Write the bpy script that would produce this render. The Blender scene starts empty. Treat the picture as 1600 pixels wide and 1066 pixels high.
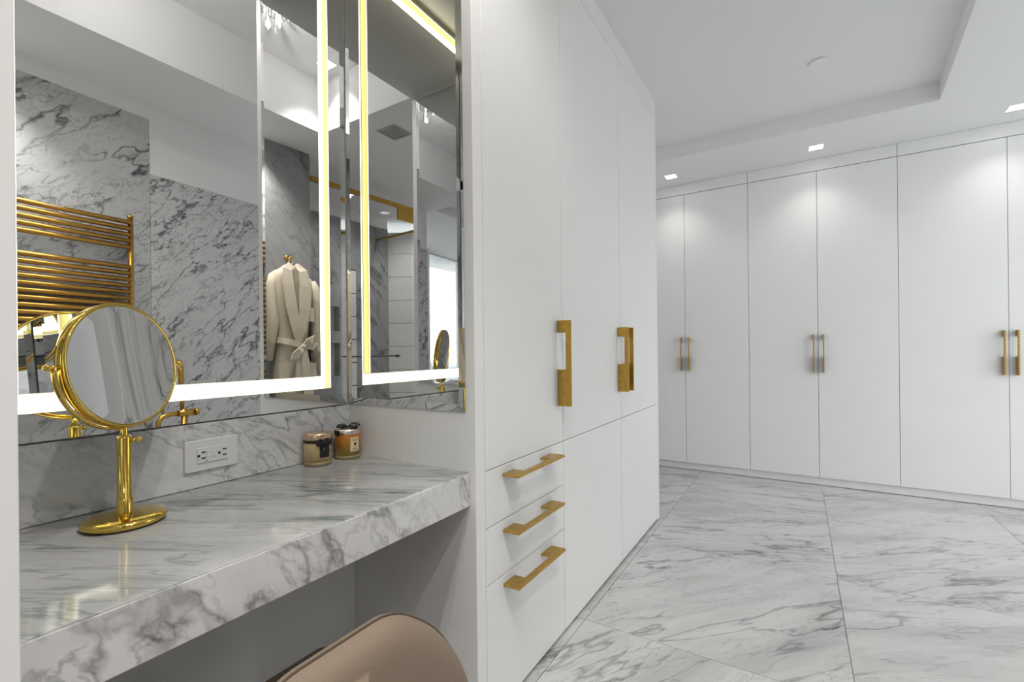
import bpy, bmesh, math, random
from mathutils import Vector, Matrix
random.seed(7)
PI = math.pi
sc = bpy.context.scene
COL = sc.collection

# ------------------------------------------------------------------ camera
cam_d = bpy.data.cameras.new('camera')
cam_d.sensor_fit = 'HORIZONTAL'; cam_d.sensor_width = 36.0
cam_d.lens = 721.8 / 1600 * 36.0
cam_d.shift_y = 15.4 / 1600
cam_d.clip_start = 0.02; cam_d.clip_end = 6000
cam = bpy.data.objects.new('camera', cam_d)
cam.location = (0, 0, 1.10)
cam.rotation_euler = (PI / 2, 0.0105, math.atan(448.3 / 721.8))
COL.objects.link(cam); sc.camera = cam

# ------------------------------------------------------------------ world, exposure
world = bpy.data.worlds.new('world'); sc.world = world; world.use_nodes = True
wn = world.node_tree.nodes; wl = world.node_tree.links
bg = wn['Background']; bg.inputs['Color'].default_value = (1.0, 0.995, 0.985, 1); bg.inputs['Strength'].default_value = 3.1
sc.view_settings.view_transform = 'Standard'
sc.view_settings.look = 'None'
sc.view_settings.gamma = 1
sc.view_settings.use_curve_mapping = False
sc.view_settings.exposure = 0.15
sc.cycles.max_bounces = 14; sc.cycles.diffuse_bounces = 8; sc.cycles.glossy_bounces = 8
sc.cycles.transmission_bounces = 8; sc.cycles.transparent_max_bounces = 12
sc.cycles.sample_clamp_indirect = 6.0
sc.cycles.caustics_reflective = False; sc.cycles.caustics_refractive = False
SPOT_W = 8.0       # far downlights over the wardrobes
ROOM_W = 8.0        # other recessed downlights, mostly added as fill
CHANDELIER_E = 2.5
LED_E = 3.4

# ------------------------------------------------------------------ materials
def new_mat(name):
    m = bpy.data.materials.new(name); m.use_nodes = True
    return m, m.node_tree.nodes, m.node_tree.links, m.node_tree.nodes['Principled BSDF']
def plain(name, col, rough=0.5, metal=0.0, spec=0.5, noise=0.0, nscale=40, bump=0.0, bscale=200, emit=None, es=0.0):
    m, n, l, p = new_mat(name)
    p.inputs['Roughness'].default_value = rough; p.inputs['Metallic'].default_value = metal
    p.inputs['Specular IOR Level'].default_value = spec
    c = (*col, 1)
    tc = n.new('ShaderNodeTexCoord')
    if noise > 0:
        t = n.new('ShaderNodeTexNoise'); t.inputs['Scale'].default_value = nscale; t.inputs['Detail'].default_value = 4
        l.new(tc.outputs['Object'], t.inputs['Vector'])
        r = n.new('ShaderNodeMapRange'); r.inputs[1].default_value = 0.3; r.inputs[2].default_value = 0.7
        r.inputs[3].default_value = 1 - noise; r.inputs[4].default_value = 1 + noise * 0.4
        l.new(t.outputs['Fac'], r.inputs[0])
        mx = n.new('ShaderNodeVectorMath'); mx.operation = 'SCALE'; mx.inputs[0].default_value = col
        l.new(r.outputs[0], mx.inputs['Scale']); l.new(mx.outputs[0], p.inputs['Base Color'])
    else:
        p.inputs['Base Color'].default_value = c
    if bump > 0:
        t = n.new('ShaderNodeTexNoise'); t.inputs['Scale'].default_value = bscale; t.inputs['Detail'].default_value = 3
        l.new(tc.outputs['Object'], t.inputs['Vector'])
        b = n.new('ShaderNodeBump'); b.inputs['Strength'].default_value = bump; b.inputs['Distance'].default_value = 0.002
        l.new(t.outputs['Fac'], b.inputs['Height']); l.new(b.outputs[0], p.inputs['Normal'])
    if emit:
        p.inputs['Emission Color'].default_value = (*emit, 1); p.inputs['Emission Strength'].default_value = es
    return m
def emitter(name, col, s):
    m, n, l, p = new_mat(name)
    n.remove(p); e = n.new('ShaderNodeEmission'); e.inputs[0].default_value = (*col, 1); e.inputs[1].default_value = s
    l.new(e.outputs[0], n['Material Output'].inputs[0]); return m
def mirror_mat(name, col):
    m, n, l, p = new_mat(name)
    p.inputs['Base Color'].default_value = (*col, 1); p.inputs['Metallic'].default_value = 1; p.inputs['Roughness'].default_value = 0.0
    return m
def glass_mat(name, tint=(0.97, 0.98, 0.98), refl=1.0):
    m, n, l, p = new_mat(name); n.remove(p)
    tr = n.new('ShaderNodeBsdfTransparent'); tr.inputs[0].default_value = (*tint, 1)
    gl = n.new('ShaderNodeBsdfGlossy'); gl.inputs['Roughness'].default_value = 0.0
    fr = n.new('ShaderNodeFresnel'); ge = n.new('ShaderNodeNewGeometry')
    io = n.new('ShaderNodeMapRange'); io.inputs[3].default_value = 1.45; io.inputs[4].default_value = 1 / 1.45
    l.new(ge.outputs['Backfacing'], io.inputs[0]); l.new(io.outputs[0], fr.inputs[0])
    ml = n.new('ShaderNodeMath'); ml.operation = 'MULTIPLY'; ml.inputs[1].default_value = refl
    l.new(fr.outputs[0], ml.inputs[0])
    mx = n.new('ShaderNodeMixShader'); l.new(ml.outputs[0], mx.inputs[0]); l.new(tr.outputs[0], mx.inputs[1]); l.new(gl.outputs[0], mx.inputs[2])
    l.new(mx.outputs[0], n['Material Output'].inputs[0]); return m
def marble(name, d, s=3.0, stretch=3.0, base=(0.70, 0.70, 0.70), vein=(0.16, 0.16, 0.165), rough=0.1, amount=1.0, grey=0.25,
           per_tile=False, seed=0.0, width=0.035, fine=1.0):
    m, n, l, p = new_mat(name)
    d = Vector(d).normalized(); a = Vector((0, 0, 1)) if abs(d.z) < 0.9 else Vector((1, 0, 0))
    e1 = d.cross(a).normalized(); e2 = d.cross(e1).normalized()
    tc = n.new('ShaderNodeTexCoord'); src = tc.outputs['Object']
    def vm(op, x, y=None):
        k = n.new('ShaderNodeVectorMath'); k.operation = op
        for i, v in enumerate((x, y)):
            if v is None: continue
            if hasattr(v, 'links'): l.new(v, k.inputs[i])
            else: k.inputs[i].default_value = v
        return k
    def mt(op, x, y=0.0, clamp=False):
        k = n.new('ShaderNodeMath'); k.operation = op; k.use_clamp = clamp
        for i, v in enumerate((x, y)):
            if hasattr(v, 'links'): l.new(v, k.inputs[i])
            else: k.inputs[i].default_value = v
        return k.outputs[0]
    if per_tile:
        oi = n.new('ShaderNodeObjectInfo')
        rot = n.new('ShaderNodeVectorRotate'); rot.rotation_type = 'Z_AXIS'
        l.new(src, rot.inputs['Vector']); l.new(mt('MULTIPLY', mt('SUBTRACT', oi.outputs['Random'], 0.5), 1.1), rot.inputs['Angle'])
        off = n.new('ShaderNodeCombineXYZ')
        l.new(mt('MULTIPLY', oi.outputs['Random'], 91.0), off.inputs[0]); l.new(mt('MULTIPLY', oi.outputs['Random'], 57.0), off.inputs[1]); l.new(mt('MULTIPLY', oi.outputs['Random'], 23.0), off.inputs[2])
        src = vm('ADD', rot.outputs[0], off.outputs[0]).outputs[0]
    cx = n.new('ShaderNodeCombineXYZ')
    l.new(mt('MULTIPLY', vm('DOT_PRODUCT', src, d[:]).outputs['Value'], 1.0 / stretch), cx.inputs[0])
    l.new(vm('DOT_PRODUCT', src, e1[:]).outputs['Value'], cx.inputs[1])
    l.new(vm('DOT_PRODUCT', src, e2[:]).outputs['Value'], cx.inputs[2])
    P = vm('ADD', cx.outputs[0], (seed, seed * 1.7, seed * 0.6)).outputs[0]
    def noise(vec, scale, detail=5, rough_=0.55, dist=0.0):
        t = n.new('ShaderNodeTexNoise'); t.inputs['Scale'].default_value = scale; t.inputs['Detail'].default_value = detail
        t.inputs['Roughness'].default_value = rough_; t.inputs['Distortion'].default_value = dist
        l.new(vec, t.inputs['Vector']); return t
    w = noise(P, s * 1.6, 4, 0.6)
    wo = vm('SCALE', vm('SUBTRACT', w.outputs['Color'], (0.5, 0.5, 0.5)).outputs[0]); wo.inputs['Scale'].default_value = 0.55 / s
    P2 = vm('ADD', P, wo.outputs[0]).outputs[0]
    def ridge(scale, width_, detail=3):
        f = noise(P2, scale, detail, 0.5).outputs['Fac']
        a_ = mt('ABSOLUTE', mt('SUBTRACT', f, 0.5))
        return mt('SUBTRACT', 1.0, mt('DIVIDE', a_, width_), True)
    def mask(scale, lo, hi, vec=P):
        r = n.new('ShaderNodeMapRange'); r.inputs[1].default_value = lo; r.inputs[2].default_value = hi
        l.new(noise(vec, scale, 3).outputs['Fac'], r.inputs[0]); return r.outputs[0]
    v1 = mt('MULTIPLY', mt('POWER', ridge(s * 1.0, width), 1.6), mask(s * 0.55, 0.38, 0.58))
    v2 = mt('MULTIPLY', ridge(s * 2.7, width * 0.9, 4), mask(s * 0.8, 0.40, 0.62, P2))
    v3 = mt('MULTIPLY', ridge(s * 6.5, width * 1.1, 4), mask(s * 1.2, 0.42, 0.64, P2))
    cl = mask(s * 0.9, 0.45, 0.75, P2)
    tot = mt('ADD', mt('MULTIPLY', v1, 0.95 * amount), mt('ADD', mt('MULTIPLY', v2, 0.7 * amount), mt('MULTIPLY', v3, 0.5 * amount * fine)))
    tot = mt('ADD', tot, mt('MULTIPLY', cl, grey), True)
    mix = n.new('ShaderNodeMix'); mix.data_type = 'RGBA'
    l.new(tot, mix.inputs[0]); mix.inputs[6].default_value = (*base, 1); mix.inputs[7].default_value = (*vein, 1)
    l.new(mix.outputs[2], p.inputs['Base Color'])
    p.inputs['Roughness'].default_value = rough
    return m
def candle_glass(name, lo, hi, z0, z1):
    m, n, l, p = new_mat(name)
    tc = n.new('ShaderNodeTexCoord'); sp = n.new('ShaderNodeSeparateXYZ'); l.new(tc.outputs['Object'], sp.inputs[0])
    r = n.new('ShaderNodeMapRange'); r.inputs[1].default_value = z0; r.inputs[2].default_value = z1; l.new(sp.outputs[2], r.inputs[0])
    mx = n.new('ShaderNodeMix'); mx.data_type = 'RGBA'; l.new(r.outputs[0], mx.inputs[0])
    mx.inputs[6].default_value = (*lo, 1); mx.inputs[7].default_value = (*hi, 1)
    l.new(mx.outputs[2], p.inputs['Base Color']); p.inputs['Roughness'].default_value = 0.08
    return m

M = {}
M['wall'] = plain('white paint', (0.80, 0.80, 0.80), 0.6, bump=0.05, bscale=120)
M['ceil'] = plain('ceiling paint', (0.80, 0.80, 0.80), 0.7, bump=0.04, bscale=90)
M['lacquer'] = plain('white satin lacquer', (0.83, 0.828, 0.825), 0.38, noise=0.01, nscale=6)
M['grey_lacquer'] = plain('pale grey lacquer', (0.82, 0.82, 0.82), 0.35)
M['gap'] = plain('dark gap', (0.18, 0.18, 0.18), 0.8)
M['brass'] = plain('brushed brass', (0.57, 0.35, 0.075), 0.34, metal=1, noise=0.16, nscale=55)
M['gold'] = plain('polished gold', (0.74, 0.53, 0.125), 0.07, metal=1)
M['warm_brass'] = plain('satin brass rail', (0.58, 0.33, 0.075), 0.33, metal=1, noise=0.1, nscale=40)
M['mirror'] = mirror_mat('silvered mirror', (0.80, 0.805, 0.805))
M['mirror_edge'] = plain('mirror edge', (0.28, 0.29, 0.29), 0.25)
M['mirror_clear'] = mirror_mat('magnifying mirror', (0.86, 0.86, 0.86))
M['led'] = emitter('frosted led diffuser', (1.0, 0.96, 0.78), LED_E)
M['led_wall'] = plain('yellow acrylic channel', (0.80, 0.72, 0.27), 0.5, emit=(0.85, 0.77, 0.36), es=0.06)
M['downlight'] = emitter('downlight lens', (1, 0.98, 0.95), 9.0)
M['crystal'] = emitter('lit crystal', (1, 0.98, 0.95), CHANDELIER_E)
M['chrome'] = plain('chrome', (0.75, 0.75, 0.76), 0.12, metal=1)
M['dark_metal'] = plain('dark gunmetal', (0.12, 0.12, 0.125), 0.3, metal=0.8)
M['plastic'] = plain('white plastic', (0.72, 0.72, 0.72), 0.35)
M['black'] = plain('black slot', (0.012, 0.012, 0.012), 0.5)
M['ribbon'] = plain('black ribbon', (0.012, 0.012, 0.013), 0.45, bump=0.2, bscale=900)
M['taupe'] = plain('taupe woven upholstery', (0.262, 0.195, 0.143), 0.75, noise=0.10, nscale=420, bump=0.35, bscale=800)
M['piping'] = plain('dark taupe piping', (0.085, 0.06, 0.042), 0.7)
M['robe'] = plain('ivory terry cloth', (0.60, 0.53, 0.41), 0.95, noise=0.10, nscale=160, bump=0.5, bscale=500)
M['robe_in'] = plain('robe lining', (0.34, 0.29, 0.22), 0.95)
M['label'] = plain('cream paper label', (0.80, 0.66, 0.40), 0.6)
M['copper'] = plain('rose gold lid', (0.80, 0.58, 0.42), 0.2, metal=1)
M['silver'] = plain('silver band', (0.80, 0.74, 0.66), 0.18, metal=1)
M['wax'] = candle_glass('cream wax in glass', (0.36, 0.24, 0.06), (0.66, 0.51, 0.26), 0.006, 0.024)
M['amber'] = candle_glass('amber wax in glass', (0.40, 0.27, 0.05), (0.52, 0.19, 0.025), 0.018, 0.062)
M['glassbase'] = plain('thick glass base', (0.30, 0.24, 0.13), 0.05)
M['glass'] = glass_mat('clear pane')
M['shower_glass'] = glass_mat('shower glass', (0.98, 0.985, 0.985), 1.0)
M['vent'] = plain('vent grey', (0.50, 0.50, 0.50), 0.6)
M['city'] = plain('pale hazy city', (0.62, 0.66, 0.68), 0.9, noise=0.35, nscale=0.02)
M['tile'] = plain('ribbed white tile', (0.78, 0.78, 0.76), 0.4, noise=0.10, nscale=60)
M['grout'] = plain('grout', (0.5, 0.5, 0.5), 0.9)
M['floor'] = marble('floor marble', (0.85, 0.53, 0), s=6.0, stretch=5.0, base=(0.58, 0.58, 0.58), vein=(0.14, 0.14, 0.142), rough=0.13, amount=0.62, grey=0.36, width=0.028, per_tile=True)
M['subfloor'] = plain('dark grout bed', (0.25, 0.25, 0.25), 0.9)
M['counter'] = marble('counter marble', (0.88, 0.47, 0), s=8.0, stretch=7.0, base=(0.45, 0.45, 0.45), vein=(0.10, 0.13, 0.132), rough=0.07, amount=0.7, grey=0.45, seed=3.1)
M['apron'] = marble('apron marble', (0, 0.5, -0.85), s=7.0, stretch=2.0, base=(0.66, 0.655, 0.66), vein=(0.16, 0.155, 0.155), rough=0.1, amount=0.7, grey=0.12, seed=5.3, fine=0.5, width=0.045)
M['splash'] = marble('backsplash marble', (0, 0.75, -0.66), s=8.0, stretch=3.0, base=(0.68, 0.68, 0.68), vein=(0.15, 0.15, 0.155), rough=0.12, amount=0.75, grey=0.14, seed=9.7, width=0.035)
M['marble_a'] = marble('wall marble tall', (0.05, 0.72, 0.69), s=5.0, stretch=2.6, base=(0.52, 0.52, 0.515), vein=(0.07, 0.08, 0.082), rough=0.12, amount=1.0, grey=0.14, seed=2.2, width=0.028)
M['marble_b'] = marble('wall marble low', (0.05, 0.72, 0.69), s=9.0, stretch=2.8, base=(0.60, 0.60, 0.60), vein=(0.08, 0.09, 0.092), rough=0.12, amount=1.0, grey=0.10, seed=7.9, width=0.03)
M['marble_c'] = marble('pier marble', (0.05, 0.62, 0.78), s=3.0, stretch=3.5, base=(0.28, 0.28, 0.283), vein=(0.10, 0.10, 0.105), rough=0.12, amount=0.8, grey=0.12, seed=12.0)
M['marble_s'] = marble('shower marble', (0.05, 0.62, 0.78), s=3.5, stretch=3.0, base=(0.31, 0.31, 0.31), vein=(0.07, 0.07, 0.07), rough=0.12, amount=0.9, grey=0.3, seed=15.0)

# ------------------------------------------------------------------ mesh helpers
def bm_new(): return bmesh.new()
def box(bm, x0, x1, y0, y1, z0, z1, bev=0.0, seg=1):
    vs = [bm.verts.new((x, y, z)) for x in (x0, x1) for y in (y0, y1) for z in (z0, z1)]
    q = [(0, 1, 3, 2), (4, 6, 7, 5), (0, 4, 5, 1), (2, 3, 7, 6), (0, 2, 6, 4), (1, 5, 7, 3)]
    fs = [bm.faces.new([vs[i] for i in f]) for f in q]
    if bev > 0:
        es = list({e for f in fs for e in f.edges})
        bmesh.ops.bevel(bm, geom=es, offset=bev, segments=seg, profile=0.5, affect='EDGES')
    return bm
def prism(bm, pts, z0, z1):
    a = [bm.verts.new((x, y, z0)) for x, y in pts]; b = [bm.verts.new((x, y, z1)) for x, y in pts]
    n = len(pts); bm.faces.new(a[::-1]); bm.faces.new(b)
    for i in range(n): bm.faces.new((a[i], a[(i + 1) % n], b[(i + 1) % n], b[i]))
    return bm
def frame_of(t):
    t = t.normalized(); a = Vector((0, 0, 1)) if abs(t.z) < 0.95 else Vector((1, 0, 0))
    u = t.cross(a).normalized(); return u, t.cross(u).normalized()
def tube(bm, pts, r, seg=12, caps=True, closed=False, flat=1.0):
    pts = [Vector(p) for p in pts]; n = len(pts); rr = r if isinstance(r, (list, tuple)) else [r] * n
    rings = []; u = None
    for i, p in enumerate(pts):
        if closed: t = pts[(i + 1) % n] - pts[i - 1]
        else: t = pts[min(i + 1, n - 1)] - pts[max(i - 1, 0)]
        t.normalize()
        if u is None: u, v = frame_of(t)
        else:
            u = (u - t * u.dot(t)).normalized(); v = t.cross(u).normalized()
        rings.append([bm.verts.new(p + (u * math.cos(2 * PI * k / seg) + v * math.sin(2 * PI * k / seg) * flat) * rr[i]) for k in range(seg)])
    for i in range(n if closed else n - 1):
        a, b = rings[i], rings[(i + 1) % n]
        for k in range(seg):
            f = bm.faces.new((a[k], a[(k + 1) % seg], b[(k + 1) % seg], b[k])); f.smooth = True
    if caps and not closed:
        bm.faces.new(rings[0][::-1]); bm.faces.new(rings[-1])
    return bm
def lathe(bm, prof, c=(0, 0, 0), seg=32, smooth=True, axis=None):
    c = Vector(c); rings = []
    R = Vector((0, 0, 1)).rotation_difference(Vector(axis).normalized()).to_matrix() if axis is not None else Matrix.Identity(3)
    for r, z in prof:
        if r < 1e-6: rings.append([bm.verts.new(c + R @ Vector((0, 0, z)))])
        else: rings.append([bm.verts.new(c + R @ Vector((r * math.cos(2 * PI * k / seg), r * math.sin(2 * PI * k / seg), z))) for k in range(seg)])
    for a, b in zip(rings, rings[1:]):
        for k in range(seg):
            k2 = (k + 1) % seg
            if len(a) == 1 and len(b) == 1: continue
            if len(a) == 1: f = bm.faces.new((a[0], b[k], b[k2]))
            elif len(b) == 1: f = bm.faces.new((a[k], a[k2], b[0]))
            else: f = bm.faces.new((a[k], a[k2], b[k2], b[k]))
            f.smooth = smooth
    return bm
def sphere(bm, c, r, seg=14):
    return lathe(bm, [(r * math.sin(PI * i / 8), -r * math.cos(PI * i / 8)) for i in range(9)], c, seg)
def hexa(bm, a):            # eight corners: bottom four then top four
    v = [bm.verts.new(p) for p in a]
    for f in ((3, 2, 1, 0), (4, 5, 6, 7), (0, 1, 5, 4), (1, 2, 6, 5), (2, 3, 7, 6), (3, 0, 4, 7)): bm.faces.new([v[i] for i in f])
    return bm
def slab(bm, p0, p1, z0, z1, t0, t1):   # upright slab along plan line p0-p1, from offset t0 to t1 along its right-hand normal
    p0 = Vector((*p0, 0)); p1 = Vector((*p1, 0)); d = (p1 - p0).normalized(); nrm = Vector((d.y, -d.x, 0))
    q = [p0 + nrm * t0, p1 + nrm * t0, p1 + nrm * t1, p0 + nrm * t1]
    return hexa(bm, [(v.x, v.y, z0) for v in q] + [(v.x, v.y, z1) for v in q])
def obj(name, bm, m, parent=None, auto=False):
    bmesh.ops.recalc_face_normals(bm, faces=bm.faces)
    me = bpy.data.meshes.new(name); bm.to_mesh(me); bm.free()
    for k in (m if isinstance(m, (list, tuple)) else [m]): me.materials.append(M[k])
    o = bpy.data.objects.new(name, me); COL.objects.link(o)
    if parent is not None: adopt(o, parent)
    return o
def adopt(o, parent):
    o.parent = parent
    P = Matrix.Identity(4); c = parent
    while c is not None:
        P = Matrix.Translation(c.location) @ c.rotation_euler.to_matrix().to_4x4() @ P if c.parent is None else P
        c = c.parent
    o.matrix_parent_inverse = Matrix.Identity(4)
def tag(o, label=None, cat=None, group=None, kind=None):
    if label: o['label'] = label
    if cat: o['category'] = cat
    if group: o['group'] = group
    if kind: o['kind'] = kind
    return o
def thing(name, loc, label, cat, group=None, rz=0.0):
    o = bpy.data.objects.new(name, None); COL.objects.link(o); o.location = loc; o.rotation_euler = (0, 0, rz); o.empty_display_size = 0.1
    return tag(o, label, cat, group)
def struct(name, bm, m, parent=None):
    o = obj(name, bm, m, parent)
    if parent is None: o['kind'] = 'structure'
    return o
def light(name, kind, loc, parent, energy, **kw):
    d = bpy.data.lights.new(name, kind); d.energy = energy
    for k, v in kw.items(): setattr(d, k, v)
    o = bpy.data.objects.new(name, d); COL.objects.link(o); o.location = loc; o.parent = parent
    return o
B = bm_new

# ------------------------------------------------------------------ key dimensions
XA = -1.325          # face of the vanity mirror
XT = -0.782          # front of the tall cabinet, of the panels beside the vanity and of the header
YL, YR = 0.155, 1.058  # inner faces of the left and right vanity panels
def wall_x(y): return 0.65 + 0.085 * (y - 1.22)      # the bathroom wall opposite runs about five degrees off the vanity

# ------------------------------------------------------------------ floor
fl = struct('floor', box(B(), -1.75, 2.9, -2.5, 5.1, -0.12, -0.004), 'subfloor')
xe = [-1.656, -0.751, 0.145, 1.045, 1.945, 2.845]
ye = [-1.885, -0.975, -0.065, 0.845, 1.755, 2.665, 3.575, 4.485]
J = 0.0012
for i in range(5):
    for k in range(7):
        if i == 0 and k < 4: continue
        x0, x1, y0, y1 = xe[i] + J, xe[i + 1] - J, ye[k] + J, ye[k + 1] - J
        if i == 0 and k < 5: x1 = -0.81
        if i == 0 and k == 5: y0 = 3.062
        o = obj('floor_tile', box(B(), x0, x1, y0, y1, -0.004, 0.0), 'floor', fl)
for y0, y1 in ((0.16, 0.84), (0.846, 1.754), (1.757, 2.664), (2.666, 3.058)):
    obj('border_tile', box(B(), -0.815, -0.7525, y0, y1, -0.004, 0.0), 'floor', fl)
obj('threshold_tile', box(B(), -1.30, -0.817, 0.16, 1.056, -0.004, 0.0), 'floor', fl)

# ------------------------------------------------------------------ ceilings
def cel(name, bm): return struct(name, bm, 'ceil')
sl = [(0.605, 1.95), (0.742, 3.77)]
cel('ceiling', prism(B(), [(-1.75, 1.95), (0.62, 1.95), (0.76, 3.785), (-1.75, 3.785)], 2.71, 2.80))
cel('ceiling', prism(B(), [sl[0], (2.9, 1.95), (2.9, 3.77), sl[1]], 2.60, 2.80))          # lower soffit on the right
cel('ceiling', box(B(), -1.75, 2.9, 3.77, 5.1, 2.60, 2.81))                                # strip over the wardrobes
cel('ceiling', box(B(), -0.90, 0.115, 0.095, 1.955, 2.95, 3.02))                           # coffer
cel('ceiling', box(B(), 0.11, 2.9, 0.10, 1.95, 2.60, 3.00))
cel('ceiling', box(B(), -1.75, 2.9, -2.5, 0.10, 2.60, 3.00))
cel('ceiling', box(B(), -0.95, 0.12, 1.95, 2.02, 2.7105, 3.00))                             # upstand between coffer and dressing ceiling

# ------------------------------------------------------------------ walls
struct('wall_left', box(B(), -1.75, -1.372, -2.5, 3.055, 0, 2.95), 'wall')
struct('wall_left', box(B(), -1.75, -1.66, 3.06, 5.1, 0, 2.6), 'wall')
struct('wall_left', box(B(), -1.372, XT - 0.004, -2.22, 0.105, 0, 2.60), 'wall')
struct('trim_1', box(B(), -1.37, XT, 0.106, 1.055, 2.545, 2.95, 0.001), 'lacquer')        # header over the vanity
struct('trim_2', box(B(), -1.37, XT, 1.0555, 1.949, 2.711, 2.95, 0.001), 'lacquer')        # bulkhead over the tall cabinet
struct('wall_back', box(B(), -1.372, -1.20, -2.40, -2.22, 0, 2.60), 'wall')
wk = struct('wall_back', box(B(), -0.56, 0.62, -2.40, -2.232, 0, 2.60), 'wall')
for x0, x1 in ((-0.56, -0.0365), (-0.0345, 0.485)): obj('marble_panel', box(B(), x0, x1, -2.232, -2.22, 0, 2.50), 'marble_a', wk)
bw = struct('window_added', box(B(), -1.20, -0.56, -2.36, -2.29, 0.0, 0.08), 'grey_lacquer')  # window added behind the camera to bring in fill daylight
obj('head', box(B(), -1.20, -0.56, -2.36, -2.29, 2.54, 2.60), 'grey_lacquer', bw)
for x in (-1.20, -0.60): obj('mullion', box(B(), x, x + 0.04, -2.36, -2.29, 0.08, 2.54), 'grey_lacquer', bw)
obj('pane', box(B(), -1.16, -0.60, -2.33, -2.322, 0.08, 2.54), 'glass', bw)

# wall opposite the vanity, clad with marble panels
wo = struct('wall_opposite', slab(B(), (wall_x(0.30), 0.30), (wall_x(1.93), 1.93), 0, 2.60, 0.006, 0.16), 'wall')
obj('marble_panel', slab(B(), (wall_x(0.302), 0.302), (wall_x(1.214), 1.214), 0.0, 2.51, 0.0, 0.006), 'marble_a', wo)
obj('marble_panel', slab(B(), (wall_x(1.216), 1.216), (wall_x(1.93), 1.93), 0.0, 2.186, 0.0, 0.006), 'marble_b', wo)
struct('wall_shower', prism(B(), [(0.865, 1.80), (2.02, 1.80), (2.02, 1.95), (0.865, 1.95)], 0, 2.60), 'wall')
# marble pier with the robe
PR0, PR1 = (0.501, 0.288), (0.476, -0.057)
pier = struct('wall_pier', prism(B(), [(0.507, 0.288), (0.482, -0.057), (0.62, -0.057), (0.62, 0.288)], 0, 2.60), 'wall')
obj('marble_panel', slab(B(), PR1, PR0, 0.0, 2.598, 0.0, 0.006), 'marble_c', pier)
struct('wall_shower', prism(B(), [(0.622, 0.10), (1.60, 0.10), (1.60, 0.28), (0.622, 0.28)], 0, 2.60), 'marble_s')
# shower back wall with a niche, marble to 2.50 m and paint above
def sx(y): return 1.40 + 0.07 * (y + 0.70)
sb = struct('wall_shower', slab(B(), (sx(-1.64), -1.64), (sx(0.10), 0.10), 0, 2.60, 0.10, 0.18), 'wall')
def sp(y0, y1, z0, z1, name='marble_panel', mat='marble_s', t0=0.0, t1=0.10): return obj(name, slab(B(), (sx(y0), y0), (sx(y1), y1), z0, z1, t0, t1), mat, sb)
sp(-1.64, -1.215, 0, 2.50); sp(-1.10, -1.012, 0, 2.50); sp(-0.80, 0.10, 0, 2.50)
sp(-1.012, -0.80, 0, 0.86); sp(-1.012, -0.80, 1.20, 1.325); sp(-1.012, -0.80, 1.575, 2.50)
for k in range(8): sp(-1.213, -1.102, 0.02 + k * 0.245, 0.255 + k * 0.245, 'accent_tile', 'tile', 0.002, 0.10)
sp(-1.215, -1.10, 1.985, 2.50)
sp(-1.64, 0.10, 2.502, 2.60, 'upper_wall', 'wall', 0.004, 0.10)
# bright tiled wall closing the shower, daylight above it
T0, T1 = Vector((1.352, -1.646)), Vector((0.44, -2.211))
tw = struct('wall_tiled', slab(B(), T1, T0, 0, 2.47, 0.012, 0.12), 'grout')
L = (T0 - T1).length; nt = 2
for r in range(9):
    for k in range(nt):
        a, b = T1 + (T0 - T1) * (k / nt + 0.0015), T1 + (T0 - T1) * ((k + 1) / nt - 0.0015)
        z0 = 0.105 + r * 0.265
        obj('wall_tile', slab(B(), a, b, z0 + 0.0025, min(z0 + 0.262, 2.47), 0.0, 0.012), 'tile', tw)
struct('window_2', slab(B(), T1, T0, 2.47, 2.60, 0.05, 0.058), 'glass')

# right-hand facade: full-height windows with a pier between
def fx(y): return 2.02 + 0.074 * (y - 3.2)
def fac(y0, y1, z0, z1, t0=0.0, t1=0.16): return slab(B(), (fx(y0), y0), (fx(y1), y1), z0, z1, t0, t1)
struct('wall_right', fac(1.80, 2.15, 0, 2.62), 'wall')
struct('wall_right', fac(3.23, 3.44, 0, 2.62), 'wall')
struct('wall_right', fac(4.36, 5.10, 0, 2.62), 'wall')
struct('wall_right', slab(B(), (1.60, -1.75), (1.60, 1.80), 0, 2.62, 0.0, 0.1), 'wall')
for i, (a, b) in enumerate(((2.15, 3.23), (3.44, 4.36))):
    w = struct('window_1' if i == 0 else 'window_3', fac(a, b, 0.0, 0.06, 0.03, 0.10), 'grey_lacquer')
    obj('head', fac(a, b, 2.57, 2.62, 0.03, 0.10), 'grey_lacquer', w)
    obj('jamb', fac(a, a + 0.04, 0.06, 2.57, 0.03, 0.10), 'grey_lacquer', w)
    obj('jamb', fac(b - 0.04, b, 0.06, 2.57, 0.03, 0.10), 'grey_lacquer', w)
    obj('pane', fac(a + 0.04, b - 0.04, 0.06, 2.57, 0.06, 0.068), 'glass', w)

# city far below the windows
ct = B(); box(ct, 30, 3200, -3000, 3000, -91, -90)
rc = random.Random(3)
for k in range(260):
    x = 150 + rc.random() ** 1.5 * 2200; y = -1500 + rc.random() * 3200; w_ = 14 + rc.random() * 30; h = 15 + rc.random() * 45
    box(ct, x, x + w_, y, y + w_ * (0.6 + rc.random()), -90, -90 + h)
tag(obj('city', ct, 'city'), kind='stuff')

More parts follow.
